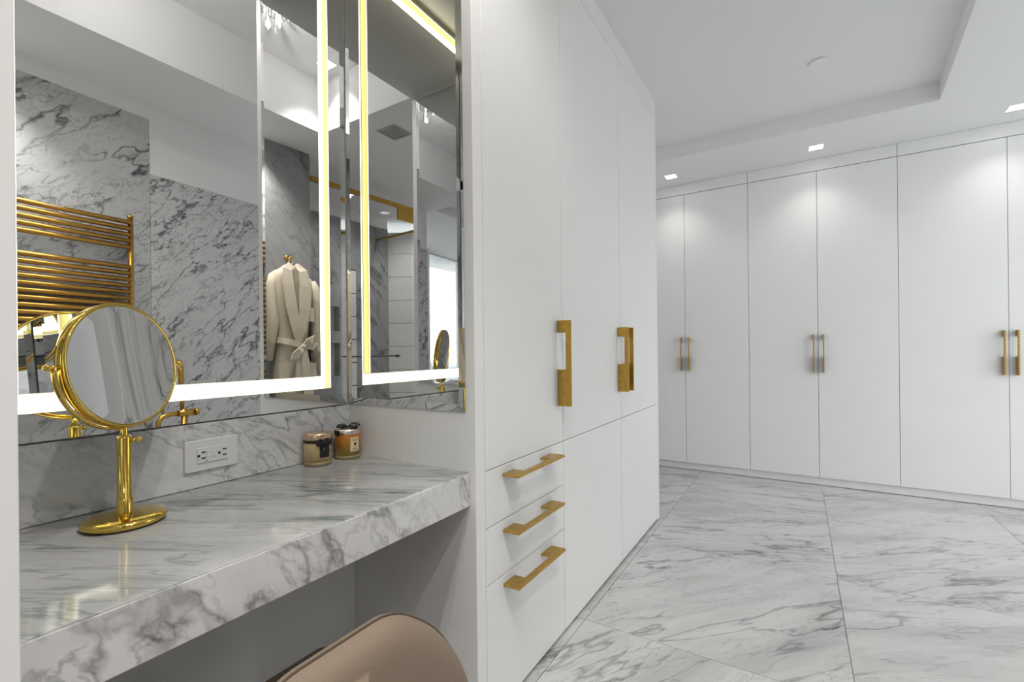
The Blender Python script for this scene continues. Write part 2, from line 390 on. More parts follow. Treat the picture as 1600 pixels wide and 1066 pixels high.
# ------------------------------------------------------------------ vanity: counter, backsplash, apron
van = thing('vanity_counter', (-1.06, 0.607, 0), 'white and grey veined marble vanity counter with deep apron, beside the tall cabinet', 'counter')
def vbx(x0, x1, y0, y1, z0, z1, bev=0, seg=1): return box(B(), x0 + 1.06, x1 + 1.06, y0 - 0.607, y1 - 0.607, z0, z1, bev, seg)
obj('countertop', vbx(-1.340, -0.803, YL + 0.001, YR - 0.001, 0.734, 0.754, 0.0025, 2), 'counter', van)
obj('apron', vbx(-0.822, -0.802, YL + 0.001, YR - 0.001, 0.657, 0.7515, 0.002, 2), 'apron', van)
tag(obj('backsplash', box(B(), -1.340, -1.320, YL + 0.001, YR - 0.001, 0.755, 0.9195, 0.0012), 'splash'), 'low veined marble backsplash holding the outlet, between the counter and the lit mirror', 'backsplash')
tag(obj('back_panel', box(B(), -1.36, -1.30, YL + 0.001, YR - 0.001, 0.0, 0.733), 'grey_lacquer'), 'plain pale panel under the marble counter, behind the chair', 'panel')

# mirror with a recessed frame of light
lm = thing('lit_mirror', (-1.352, 0.607, 0.921), 'large frameless wall mirror with a glowing inset frame of light above the backsplash', 'mirror')
def lb(x0, x1, y0, y1, z0, z1): return box(B(), x0 + 1.352, x1 + 1.352, y0 - 0.607, y1 - 0.607, z0 - 0.921, z1 - 0.921)
i0, i1, o0, o1 = 0.263, 0.951, 0.226, 0.988        # light channel in Y
iz0, iz1, oz0, oz1 = 1.024, 2.462, 0.983, 2.525    # light channel in Z
def ring(bm, y0, y1, z0, z1, Y0, Y1, Z0, Z1, xa, xb):
    def loop(a, b, c, d, x): return [bm.verts.new((x + 1.352, y - 0.607, z - 0.921)) for y, z in ((a, c), (b, c), (b, d), (a, d))]
    A, Bq, C_, D = loop(y0, y1, z0, z1, xa), loop(Y0, Y1, Z0, Z1, xa), loop(y0, y1, z0, z1, xb), loop(Y0, Y1, Z0, Z1, xb)
    for i in range(4):
        j = (i + 1) % 4
        bm.faces.new((A[i], A[j], Bq[j], Bq[i])); bm.faces.new((C_[i], C_[j], D[j], D[i]))
        bm.faces.new((A[i], A[j], C_[j], C_[i])); bm.faces.new((Bq[i], Bq[j], D[j], D[i]))
    return bm
obj('center_glass', lb(XA - 0.004, XA, i0, i1, iz0, iz1), 'mirror', lm)
obj('border_glass', ring(B(), o0, o1, oz0, oz1, YL + 0.003, YR - 0.006, 0.9235, 2.54, XA - 0.004, XA), 'mirror', lm)
obj('light_channel', ring(B(), o0 - 0.001, o1 + 0.001, oz0 - 0.001, oz1 + 0.001, o0 - 0.004, o1 + 0.004, oz0 - 0.004, oz1 + 0.004, XA - 0.034, XA - 0.0042), 'led_wall', lm)
obj('inner_channel', ring(B(), i0 + 0.003, i1 - 0.003, iz0 + 0.003, iz1 - 0.003, i0, i1, iz0, iz1, XA - 0.034, XA - 0.0042), 'led_wall', lm)
obj('light_diffuser', ring(B(), i0 - 0.004, i1 + 0.004, iz0 - 0.004, iz1 + 0.004, o0 - 0.003, o1 + 0.003, oz0 - 0.003, oz1 + 0.003, XA - 0.036, XA - 0.033), 'led', lm)
obj('back_plate', lb(-1.3705, -1.368, YL + 0.003, YR - 0.003, 0.9215, 2.542), 'mirror_edge', lm)

# side panels and bevelled side mirrors
def bevelled(bm, x0, x1, z0, z1, y, out, w=0.022, t=0.0045, drop=0.0017):
    # mirror sheet in the XZ plane at y, facing out (-1 or +1) with bevelled edges
    s = out
    L0 = [(x0, z0), (x1, z0), (x1, z1), (x0, z1)]
    L1 = [(x0 + w, z0 + w), (x1 - w, z0 + w), (x1 - w, z1 - w), (x0 + w, z1 - w)]
    back = [bm.verts.new((x, y, z)) for x, z in L0]
    edge = [bm.verts.new((x, y + s * (t - drop), z)) for x, z in L0]
    face = [bm.verts.new((x, y + s * t, z)) for x, z in L1]
    bm.faces.new(back); bm.faces.new(face)
    for i in range(4):
        j = (i + 1) % 4
        bm.faces.new((back[i], back[j], edge[j], edge[i])); bm.faces.new((edge[i], edge[j], face[j], face[i]))
    return bm
tag(obj('side_mirror', bevelled(B(), -1.322, -0.815, 0.925, 2.535, YR, -1), 'mirror'), 'frameless mirror with slanted edges on the white panel right of the lit mirror', 'mirror')
tag(obj('side_mirror', bevelled(B(), -1.322, -0.815, 0.925, 2.535, YL, 1), 'mirror'), 'frameless mirror on the inner face of the left vanity panel, seen only as a reflection', 'mirror')
tag(obj('end_panel', box(B(), -1.370, XT, 0.106, YL, 0.0, 2.544, 0.0012), 'lacquer'), 'white upright panel closing the left end of the vanity', 'panel')

# electrical outlet in the backsplash
ou = thing('electrical_outlet', (-1.320, 0.616, 0.838), 'white rectangular electrical outlet plate set in the marble backsplash', 'outlet')
obj('cover_plate', box(B(), 0.0, 0.006, -0.065, 0.065, -0.040, 0.040, 0.0015), 'plastic', ou)
rv = obj('receptacle', box(B(), 0.006, 0.0085, -0.0375, 0.0375, -0.0195, 0.0195, 0.0008), 'plastic', ou)
def slot(name, y, z, w, h, m='black', x1=0.0092): obj(name, box(B(), 0.0084, x1, y - w / 2, y + w / 2, z - h / 2, z + h / 2), m, rv)
for y in (-0.0225, 0.0285):
    slot('slot', y, 0.0078, 0.0095, 0.0032); slot('slot', y, -0.0072, 0.0095, 0.0032)
for y in (-0.034, 0.0155):
    obj('ground_hole', lathe(B(), [(0, 0.0092), (0.0034, 0.0092), (0.0034, 0.0083), (0, 0.0083)], (0, y, 0), 10, False, (1, 0, 0)), 'black', rv)
slot('test_button', -0.0105, 0.001, 0.0085, 0.014, 'plastic', 0.0098); slot('reset_button', 0.001, 0.001, 0.0085, 0.014, 'plastic', 0.0098)
slot('indicator', -0.016, -0.0155, 0.003, 0.0022)

# ------------------------------------------------------------------ tall cabinet
tc = thing('tall_cabinet', (-1.10, 2.06, 0), 'white tall built-in cabinet with brass handles, three drawers and three upper doors, beside the vanity', 'cabinet')
def tb(x0, x1, y0, y1, z0, z1, bev=0.0): return box(B(), x0 + 1.10, x1 + 1.10, y0 - 2.06, y1 - 2.06, z0, z1, bev)
obj('end_panel', tb(-1.370, XT, YR, 1.1025, 0, 2.71, 0.0012), 'lacquer', tc)
obj('end_panel', tb(-1.352, XT, 3.0225, 3.060, 0, 2.71, 0.0012), 'lacquer', tc)
obj('carcass', tb(-1.352, XT - 0.022, 1.1035, 3.0215, 0.0, 2.70), 'gap', tc)
obj('top_filler', tb(XT - 0.02, XT, 1.1045, 3.0205, 2.6025, 2.7095, 0.0008), 'lacquer', tc)
def c_handle(L_, out, arm, f0, f1, th):
    # flat plate pull in local (u along, w outwards) with thickness th, feet f0 and f1 long
    return [(0, 0), (f0, 0), (f0, out - arm), (L_ - f1, out - arm), (L_ - f1, 0), (L_, 0), (L_, out), (0, out)]
def plate(bm, poly, fn, th):
    a = [bm.verts.new(fn(u, w, -th / 2)) for u, w in poly]; b = [bm.verts.new(fn(u, w, th / 2)) for u, w in poly]
    n = len(poly); fs = [bm.faces.new(a[::-1]), bm.faces.new(b)]
    for i in range(n): fs.append(bm.faces.new((a[i], a[(i + 1) % n], b[(i + 1) % n], b[i])))
    bmesh.ops.bevel(bm, geom=list(bm.edges), offset=0.0008, segments=1, affect='EDGES')
    bmesh.ops.triangulate(bm, faces=[f for f in bm.faces if len(f.verts) > 4])
    return bm
gy = [1.1050, 1.6280, 1.6325, 2.3150, 2.3195, 3.0200]
hv = c_handle(0.326, 0.056, 0.020, 0.139, 0.047, 0.007)
for i, hy in ((0, 1.590), (1, 2.281), (2, 2.358)):
    d = obj('door', tb(XT - 0.02, XT, gy[2 * i], gy[2 * i + 1], 0.7485, 2.5995, 0.0008), 'lacquer', tc)
    obj('handle', plate(B(), hv, lambda u, w, t, hy=hy: (XT + 1.10 + w, hy - 2.06 + t, 0.888 + u), 0.008), 'brass', d)
for i in (1, 2):
    obj('lower_door', tb(XT - 0.02, XT, gy[2 * i], gy[2 * i + 1], 0.012, 0.7455, 0.0008), 'lacquer', tc)
hd = c_handle(0.327, 0.058, 0.020, 0.066, 0.080, 0.007)
for z0, z1, hz in ((0.5785, 0.7455, 0.717), (0.4085, 0.5755, 0.544), (0.012, 0.4055, 0.377)):
    d = obj('drawer', tb(XT - 0.02, XT, gy[0], gy[1], z0, z1, 0.0008), 'lacquer', tc)
    obj('handle', plate(B(), hd, lambda u, w, t, hz=hz: (XT + 1.10 + w, 1.195 - 2.06 + u, hz + t), 0.008), 'brass', d)

# ------------------------------------------------------------------ wardrobes along the far wall
YF = 4.40
ward = [(-1.655, -1.3615, -0.8765, -0.3615, 'white two-door wardrobe at the left end of the far wall, partly behind the tall cabinet'),
        (None, -0.3585, 0.130, 0.6265, 'white two-door wardrobe in the middle of the far wall with slim paired brass pulls'),
        (None, 0.6295, 1.200, 1.755, 'white two-door wardrobe at the right end of the far wall, cut by the frame edge')]
hf = c_handle(0.302, 0.05, 0.016, 0.125, 0.042, 0.006)
for fil, a, m_, b, lab in ward:
    cx = (a + b) / 2
    w = thing('wardrobe', (cx, 4.70, 0), lab, 'wardrobe', 'wardrobe units on the far wall')
    def wb(x0, x1, y0, y1, z0, z1, bev=0.0): return box(B(), x0 - cx, x1 - cx, y0 - 4.70, y1 - 4.70, z0, z1, bev)
    obj('carcass', wb(a, b, YF + 0.022, 5.01, 0.068, 2.595), 'gap', w)
    obj('plinth', wb(a - 0.0015, b + 0.0015, 4.43, 4.45, 0.004, 0.0675), 'grey_lacquer', w)
    obj('top_filler', wb(a, b, YF, YF + 0.02, 2.5075, 2.599, 0.0008), 'lacquer', w)
    for x0, x1, hx in ((a, m_ - 0.0015, m_ - 0.032), (m_ + 0.0015, b, m_ + 0.034)):
        d = obj('door', wb(x0, x1, YF, YF + 0.02, 0.0705, 2.5025, 0.0008), 'lacquer', w)
        obj('handle', plate(B(), hf, lambda u, q, t, hx=hx: (hx - cx + t, YF - 4.70 - q, 0.902 + u), 0.008), 'brass', d)
fp = thing('filler_panel', (-1.51, 4.41, 0), 'narrow white filler panel between the left wardrobe and the side wall', 'panel')
obj('board', box(B(), -0.145, 0.146, -0.01, 0.01, 0.0, 2.598), 'lacquer', fp)
fp = thing('filler_panel', (1.93, 4.41, 0), 'narrow white filler panel between the right wardrobe and the windows', 'panel')
obj('board', box(B(), -0.172, 0.155, -0.01, 0.01, 0.0, 2.598), 'lacquer', fp)

# ------------------------------------------------------------------ ceiling fittings
def downlight(x, y, z, label, watts, ang=115, blend=0.9, s=0.0435):
    t = thing('downlight', (x, y, z), label, 'downlight', 'square recessed downlights')
    fr = B()
    for q in ((-s - 0.006, s + 0.006, -s - 0.006, -s), (-s - 0.006, s + 0.006, s, s + 0.006), (-s - 0.006, -s, -s, s), (s, s + 0.006, -s, s)):
        pass
    bm = fr
    lo = [(-s - 0.005, -s - 0.005), (s + 0.005, -s - 0.005), (s + 0.005, s + 0.005), (-s - 0.005, s + 0.005)]
    li = [(-s, -s), (s, -s), (s, s), (-s, s)]
    vo = [[bm.verts.new((a, b, c)) for a, b in lp] for lp, c in ((lo, 0.0), (lo, -0.003), (li, -0.003), (li, 0.0))]
    for p_, q_ in zip(vo, vo[1:] + vo[:1]):
        for i in range(4): bm.faces.new((p_[i], p_[(i + 1) % 4], q_[(i + 1) % 4], q_[i]))
    obj('trim_frame', bm, 'plastic', t)
    obj('lens', box(B(), -s + 0.0005, s - 0.0005, -s + 0.0005, s - 0.0005, -0.0022, -0.0002), 'downlight', t)
    light('downlight_lamp', 'SPOT', (0, 0, -0.012), t, watts, spot_size=math.radians(ang), spot_blend=blend, shadow_soft_size=0.035, color=(1, 0.975, 0.94))
    return t
downlight(-0.93, 4.145, 2.60, 'small lit square downlight over the left wardrobe, nearest the tall cabinet', SPOT_W)
downlight(0.122, 4.145, 2.60, 'small lit square downlight over the middle wardrobe', SPOT_W)
downlight(1.180, 4.150, 2.60, 'small lit square downlight over the right wardrobe, cut by the frame edge', SPOT_W)
for x, y, z, lab, w_, ag in ((1.70, 2.30, 2.60, 'added square fill downlight in the soffit behind the shower wall', 10.0, 150), (1.75, 2.80, 2.60, 'added square fill downlight in the soffit beside the windows', 10.0, 150),  # both added as fill, placed clear of the mirrors' view
                     (0.38, 0.42, 2.60, 'added square fill downlight in the bathroom soffit over the end of the towel rail', 75.0, 105), (-0.35, -1.3, 2.60, 'added square fill downlight in the bathroom soffit before the added back window', 60.0, 120),  # both added out of sight to brighten the bathroom
                     (-0.10, 0.212, 2.95, 'added square fill downlight in the coffer near the vanity', 60.0, 92), (0.98, -0.80, 2.60, 'square downlight inside the shower', 18.0, 150), (0.72, -1.50, 2.60, 'added square fill downlight in the shower before the tiled wall', 26.0, 150)):  # coffer and tiled-wall lamps added to lift the vanity and the shower
    downlight(x, y, z, lab, w_, ag, 0.8)
tag(obj('ceiling_disc', lathe(B(), [(0, -0.012), (0.043, -0.012), (0.047, -0.010), (0.047, -0.003), (0.044, -0.003), (0.044, 0.0), (0, 0.0)], (0, 0, 0), 40, False), 'ceil'), 'small round white cover disc on the ceiling', 'cover').location = (0.109, 3.128, 2.71)

vt = thing('air_vent', (-0.322, -0.152, 2.60), 'square grey ceiling air vent, seen in the side mirror', 'vent')
vf = B()
vo = [[vf.verts.new((a * q, b * q, c)) for a, b in ((-1, -1), (1, -1), (1, 1), (-1, 1))] for q, c in ((0.085, 0), (0.085, -0.006), (0.074, -0.006), (0.074, 0))]
for p_, q_ in zip(vo, vo[1:] + vo[:1]):
    for i in range(4): vf.faces.new((p_[i], p_[(i + 1) % 4], q_[(i + 1) % 4], q_[i]))
obj('vent_frame', vf, 'vent', vt)
for k in range(9):
    y = -0.066 + k * 0.0165
    obj('slat', hexa(B(), [(-0.074, y - 0.006, -0.001), (0.074, y - 0.006, -0.001), (0.074, y - 0.004, -0.001), (-0.074, y - 0.004, -0.001),
                           (-0.074, y + 0.004, -0.006), (0.074, y + 0.004, -0.006), (0.074, y + 0.006, -0.006), (-0.074, y + 0.006, -0.006)][4:] +
        [(-0.074, y - 0.006, -0.001), (0.074, y - 0.006, -0.001), (0.074, y - 0.004, -0.001), (-0.074, y - 0.004, -0.001)]), 'vent', vt)

ch = thing('chandelier', (-0.36, 0.75, 2.95), 'glittering crystal ceiling light, seen as bright glints at the top of the mirrors', 'chandelier')
obj('canopy', box(B(), -0.13, 0.13, -0.13, 0.13, -0.025, 0.0, 0.003), 'chrome', ch)
rr_ = random.Random(5)
for i in range(6):
    for k in range(6):
        x, y = -0.10 + 0.04 * i, -0.10 + 0.04 * k; ln = 0.05 + 0.06 * rr_.random()
        b_ = lathe(B(), [(0, -0.025), (0.005, -0.03), (0.007, -0.025 - ln * 0.8), (0, -0.025 - ln)], (x, y, 0), 6, False)
        obj('crystal', b_, 'crystal' if (i + k) % 2 == 0 else 'chrome', ch)
light('chandelier_lamp', 'SPOT', (0, 0, -0.16), ch, 26.0, spot_size=math.radians(140), spot_blend=0.7, shadow_soft_size=0.012, color=(1, 0.97, 0.93))

light('chandelier_glow', 'POINT', (0, 0, -0.17), ch, 4.5, shadow_soft_size=0.012, color=(1, 0.97, 0.93))

# ------------------------------------------------------------------ makeup mirror
mm = thing('makeup_mirror', (-1.18, 0.385, 0.754), 'round polished gold pedestal makeup mirror standing on the marble counter', 'mirror')
obj('base', lathe(B(), [(0, 0.0), (0.058, 0.0), (0.066, 0.003), (0.0705, 0.009), (0.069, 0.014), (0.063, 0.0185), (0.050, 0.0215), (0.02, 0.0235), (0, 0.024)], seg=56), 'gold', mm)
obj('column', lathe(B(), [(0.0135, 0.020), (0.0135, 0.052), (0.0122, 0.053), (0.0122, 0.176), (0.0112, 0.180), (0, 0.180)], seg=28), 'gold', mm)
obj('neck', lathe(B(), [(0.0068, 0.178), (0.0068, 0.196), (0.0055, 0.199), (0, 0.199)], seg=20), 'gold', mm)
kn = B(); kd = Vector((0.5, 0.86, 0)).normalized(); kp = Vector((0, 0, 0.170)) + kd * 0.011
tube(kn, [kp, kp + kd * 0.008], 0.0042, 10); obj('clamp_screw', kn, 'gold', mm)
obj('screw_head', sphere(B(), kp + kd * 0.0125, 0.0062), 'gold', mm)
yaw, tilt = math.radians(28.3), math.radians(6.4)
nv = Vector((math.cos(yaw) * math.cos(tilt), math.sin(yaw) * math.cos(tilt), math.sin(tilt)))
uv = Vector((-math.sin(yaw), math.cos(yaw), 0)); vv = nv.cross(uv)
dc = Vector((0, 0, 1.0785 - 0.754))
yk = B(); prof = []
Ru, Rv = 0.1365, 0.1285
for k in range(41):
    a = PI + PI * k / 40
    prof.append(dc + uv * (Ru * math.cos(a)) + Vector((0, 0, 1)) * (Rv * math.sin(a)))
rings = []
for i, p in enumerate(prof):
    t = (prof[min(i + 1, 40)] - prof[max(i - 1, 0)]).normalized(); w_ = uv.cross(Vector((0, 0, 1))).normalized(); q_ = t.cross(w_).normalized()
    rings.append([yk.verts.new(p + w_ * a_ * 0.0058 + q_ * b_ * 0.0026) for a_, b_ in ((1, 0.4), (0.6, 1), (-0.6, 1), (-1, 0.4), (-1, -0.4), (-0.6, -1), (0.6, -1), (1, -0.4))])
for a, b in zip(rings, rings[1:]):
    for k in range(8):
        f = yk.faces.new((a[k], a[(k + 1) % 8], b[(k + 1) % 8], b[k])); f.smooth = True
yk.faces.new(rings[0][::-1]); yk.faces.new(rings[-1])
obj('yoke', yk, 'gold', mm)
for s in (-1, 1):
    pv = B(); p0 = dc + uv * s * 0.124; p1 = dc + uv * s * 0.143
    tube(pv, [p0, p1], 0.0038, 10); obj('pivot', pv, 'gold', mm)
    obj('pivot_knob', sphere(B(), dc + uv * s * 0.1465, 0.0066), 'gold', mm)
obj('rim', lathe(B(), [(0.1205, 0.0085), (0.1235, 0.0108), (0.1265, 0.0095), (0.1275, 0.004), (0.1275, -0.004), (0.1265, -0.0095), (0.1235, -0.0108), (0.1205, -0.0085), (0.1205, 0.0085)], dc, 72, True, nv), 'gold', mm)
cap = [(0.1206 * i / 8, 0.0025 + 0.0055 * (i / 8) ** 2) for i in range(9)]
obj('magnifying_glass', lathe(B(), cap, dc, 64, True, nv), 'mirror_clear', mm)
obj('plain_glass', lathe(B(), [(0, -0.008), (0.1206, -0.008)], dc, 64, False, nv), 'mirror_clear', mm)

# ------------------------------------------------------------------ candles
view = Vector((0.82, -0.57, 0)).normalized(); side = Vector((-view.y, view.x, 0))
def wrap(bm, a0, a1, r, z0, z1, th=0.0006, n=10):
    A, Bk = [], []
    for k in range(n + 1):
        a = a0 + (a1 - a0) * k / n
        for z in (z0, z1):
            A.append(bm.verts.new((r * math.cos(a), r * math.sin(a), z))); Bk.append(bm.verts.new(((r + th) * math.cos(a), (r + th) * math.sin(a), z)))
    for k in range(n):
        i = 2 * k
        bm.faces.new((Bk[i], Bk[i + 2], Bk[i + 3], Bk[i + 1])); bm.faces.new((A[i], A[i + 1], A[i + 3], A[i + 2]))
        bm.faces.new((A[i], A[i + 2], Bk[i + 2], Bk[i])); bm.faces.new((A[i + 1], Bk[i + 1], Bk[i + 3], A[i + 3]))
    bm.faces.new((A[0], Bk[0], Bk[1], A[1])); bm.faces.new((A[-2], A[-1], Bk[-1], Bk[-2]))
    return bm
def strap(bm, pts, w, nrm, th=0.0012):
    nrm = Vector(nrm).normalized(); R_ = []
    pts = [Vector(p) for p in pts]
    for i, p in enumerate(pts):
        t = (pts[min(i + 1, len(pts) - 1)] - pts[max(i - 1, 0)]).normalized(); b = t.cross(nrm).normalized()
        ww = w[i] if isinstance(w, (list, tuple)) else w
        R_.append([bm.verts.new(p + b * ww / 2 + nrm * th / 2), bm.verts.new(p - b * ww / 2 + nrm * th / 2), bm.verts.new(p - b * ww / 2 - nrm * th / 2), bm.verts.new(p + b * ww / 2 - nrm * th / 2)])
    for a, c in zip(R_, R_[1:]):
        for k in range(4): bm.faces.new((a[k], a[(k + 1) % 4], c[(k + 1) % 4], c[k]))
    bm.faces.new(R_[0][::-1]); bm.faces.new(R_[-1]); return bm
def writing(txt, size, pos, facing, parent, mat='black'):
    cu = bpy.data.curves.new('writing', 'FONT'); cu.body = txt; cu.size = size; cu.align_x = 'CENTER'; cu.align_y = 'CENTER'; cu.extrude = 0.0001; cu.resolution_u = 2
    tmp = bpy.data.objects.new('tmp', cu); COL.objects.link(tmp)
    dg = bpy.context.evaluated_depsgraph_get(); me = bpy.data.meshes.new_from_object(tmp.evaluated_get(dg))
    bpy.data.objects.remove(tmp); me.materials.clear(); me.materials.append(M[mat])
    o = bpy.data.objects.new('lettering', me); COL.objects.link(o); o.parent = parent
    f = Vector(facing).normalized(); x = Vector((0, 0, 1)).cross(f).normalized()
    mt_ = Matrix((x, f.cross(x), f)).transposed().to_4x4(); mt_.translation = pos
    o.matrix_local = mt_; return o
def jar(name, loc, label, R_, mat):
    c = thing(name, loc, label, 'candle')
    obj('glass_foot', lathe(B(), [(0, 0.0), (R_ * 0.93, 0.0), (R_, 0.003), (R_, 0.0125), (0, 0.0125)], seg=36), 'glassbase', c)
    obj('jar', lathe(B(), [(0, 0.0127), (R_, 0.0127), (R_, 0.078), (R_ * 0.98, 0.0795), (0, 0.0795)], seg=40), mat, c)
    return c
va = math.atan2(view.y, view.x)
R1 = 0.0408
c1 = jar('scented_candle', (-1.2755, 0.902, 0.754), 'cream jar candle with a rose gold lid and black label, left of the pair', R1, 'wax')
obj('lid', lathe(B(), [(0, 0.0797), (R1 + 0.0012, 0.0797), (R1 + 0.0018, 0.082), (R1 + 0.0018, 0.0955), (R1 + 0.0004, 0.0985), (R1 - 0.006, 0.0998), (0, 0.1005)], seg=40), 'copper', c1)
rb = obj('ribbon', wrap(B(), 0, 2 * PI, R1 + 0.0004, 0.071, 0.0785, 0.0009, 40), 'ribbon', c1)
fa = va + 0.42; fd = Vector((math.cos(fa), math.sin(fa), 0)); fs = Vector((-fd.y, fd.x, 0))
for s in (-1, 1):
    b_ = B(); p = fd * (R1 + 0.004) + Vector((0, 0, 0.0725))
    strap(b_, [p, p + fs * s * 0.010 + fd * 0.004 + Vector((0, 0, 0.003)), p + fs * s * 0.024 - fd * 0.004 + Vector((0, 0, 0.004 * s - 0.001)), p + fs * s * 0.022 - fd * 0.002 + Vector((0, 0, -0.005)), p], [0.008, 0.014, 0.016, 0.012, 0.008], fd, 0.002)
    obj('bow_loop', b_, 'ribbon', c1)
    b_ = B(); strap(b_, [p, p + fs * s * 0.006 + Vector((0, 0, -0.016)) - fd * 0.001, p + fs * s * (0.014 if s > 0 else 0.010) + Vector((0, 0, -0.030 if s > 0 else -0.020)) - fd * 0.004], [0.008, 0.011, 0.012], fd, 0.0015)
    obj('ribbon_tail', b_, 'ribbon', c1)
obj('bow_knot', sphere(B(), fd * (R1 + 0.0045) + Vector((0, 0, 0.0725)), 0.0055, 10), 'ribbon', c1)
lb_ = obj('label', wrap(B(), va + 0.10, va + 0.86, R1 + 0.0003, 0.026, 0.066, 0.0006), 'ribbon', c1)
obj('emblem', wrap(B(), va + 0.36, va + 0.60, R1 + 0.001, 0.0505, 0.0595, 0.0004, 3), 'label', lb_)
R2 = 0.0402
c2 = jar('scented_candle', (-1.268, 1.0085, 0.754), 'amber jar candle with a cream label and black ribbon on its lid', R2, 'amber')
obj('lid', lathe(B(), [(0, 0.0797), (R2 + 0.0006, 0.0797), (R2 + 0.0012, 0.081), (R2 + 0.0012, 0.0935), (R2 - 0.002, 0.0965), (0, 0.0975)], seg=40), 'silver', c2)
lb_ = obj('label', wrap(B(), va + 0.12, va + 0.86, R2 + 0.0003, 0.026, 0.0705, 0.0006), 'label', c2)
obj('emblem', wrap(B(), va + 0.40, va + 0.60, R2 + 0.001, 0.0455, 0.0535, 0.0004, 3), 'black', lb_)
la = va + 0.49; ld = Vector((math.cos(la), math.sin(la), 0))
writing('JO MALONE', 0.0046, ld * (R2 + 0.0014) + Vector((0, 0, 0.0640)), ld, lb_)
writing('LONDON', 0.0030, ld * (R2 + 0.0014) + Vector((0, 0, 0.0600)), ld, lb_)
for z, w_ in ((0.0395, 0.16), (0.0335, 0.26), (0.0305, 0.22)):
    obj('printed_line', wrap(B(), la - w_, la + w_, R2 + 0.001, z - 0.0006, z + 0.0006, 0.0003, 4), 'piping', lb_)
top = Vector((0, 0, 0.0985))
obj('ribbon', wrap(B(), va - 1.75, va - 0.75, R2 + 0.0014, 0.079, 0.094, 0.0008, 12), 'ribbon', c2)
for k, (a, ln, up) in enumerate(((va + 1.35, 0.036, 0.010), (va - 1.5, 0.034, 0.006), (va + 1.9, 0.030, 0.005), (va - 0.9, 0.031, 0.004), (va + 0.9, 0.034, 0.001), (va - 2.2, 0.030, 0.003))):
    dv_ = Vector((math.cos(a), math.sin(a), 0)); s_ = Vector((-dv_.y, dv_.x, 0))
    b_ = B(); p = top + Vector((0, 0, 0.001))
    strap(b_, [p, p + dv_ * ln * 0.4 + Vector((0, 0, up + 0.004)), p + dv_ * ln * 0.9 + Vector((0, 0, up + 0.003)), p + dv_ * ln + Vector((0, 0, up * 0.6)), p + dv_ * ln * 0.8 + Vector((0, 0, up * 0.3)), p + dv_ * ln * 0.3 + Vector((0, 0, 0.0015))], [0.006, 0.009, 0.010, 0.010, 0.009, 0.006], s_ * 0.3 + Vector((0, 0, 1)), 0.0016)
    obj('bow_loop', b_, 'ribbon', c2)

# ------------------------------------------------------------------ vanity chair (back turned to the camera)
vc = thing('vanity_chair', (-0.86, 0.505, 0), 'low vanity chair with a rounded taupe upholstered back, pushed up to the counter', 'chair')
half = [(0.0, 0.6100), (0.045, 0.6100), (0.080, 0.6095), (0.102, 0.6060), (0.136, 0.5930), (0.172, 0.5690), (0.222, 0.5270), (0.265, 0.4770), (0.303, 0.4190), (0.328, 0.3640), (0.340, 0.3180), (0.343, 0.2780), (0.341, 0.2380)]
def smooth(p, n=4):
    q = []
    for i in range(len(p) - 1):
        a, b, c, d = (Vector(p[max(i - 1, 0)]), Vector(p[i]), Vector(p[i + 1]), Vector(p[min(i + 2, len(p) - 1)]))
        for k in range(n):
            t = k / n
            q.append(tuple(0.5 * ((2 * b) + (c - a) * t + (2 * a - 5 * b + 4 * c - d) * t * t + (3 * b - a - 3 * c + d) * t ** 3)))
    return q + [p[-1]]
half = smooth(half)
out = [(-y, z) for y, z in half[::-1]][:-1] + half
def shell(inset, x):      # curved back: the sides sweep slightly towards the vanity
    pts = []
    for y, z in out:
        k = 1 - inset / 0.34
        yy, zz = y * k, 0.25 + (z - 0.25) * (1 - inset / 0.37)
        pts.append((x - 0.0 * abs(yy), yy, zz))
    return pts
bk = B(); layers = [shell(0.07, 0.2405), shell(0.045, 0.239), shell(0.026, 0.2345), shell(0.012, 0.226), shell(0.004, 0.214), shell(0.0, 0.200), shell(0.0, 0.188), shell(0.008, 0.180), shell(0.03, 0.176)]
R_ = [[bk.verts.new(p) for p in ly] for ly in layers]
for a, b in zip(R_, R_[1:]):
    for k in range(len(a) - 1):
        f = bk.faces.new((a[k], a[k + 1], b[k + 1], b[k])); f.smooth = True
n_ = len(out)
for ly in (R_[0], R_[-1]):
    for k in range(n_ // 2):
        if k == n_ - 2 - k: continue
        try:
            f = bk.faces.new((ly[k], ly[k + 1], ly[n_ - 2 - k], ly[n_ - 1 - k])) if k + 1 < n_ - 2 - k else bk.faces.new((ly[k], ly[k + 1], ly[n_ - 1 - k]))
            f.smooth = True
        except ValueError: pass
for k in range(len(R_) - 1): bk.faces.new((R_[k][0], R_[k + 1][0], R_[k + 1][-1], R_[k][-1]))
cb = obj('backrest', bk, 'taupe', vc)
pp = B(); tube(pp, shell(-0.0005, 0.199), 0.0024, 8); obj('piping', pp, 'piping', cb)
obj('seat', box(B(), -0.20, 0.175, -0.26, 0.26, 0.26, 0.355, 0.035, 4), 'taupe', vc)
obj('seat_base', box(B(), -0.19, 0.17, -0.25, 0.25, 0.20, 0.258, 0.012, 2), 'taupe', vc)
for x, y in ((-0.16, -0.21), (-0.16, 0.21), (0.15, -0.21), (0.15, 0.21)):
    b_ = B(); tube(b_, [(x, y, 0.20), (x * 1.08, y * 1.08, 0.0)], [0.016, 0.010], 12); obj('leg', b_, 'gold', vc)

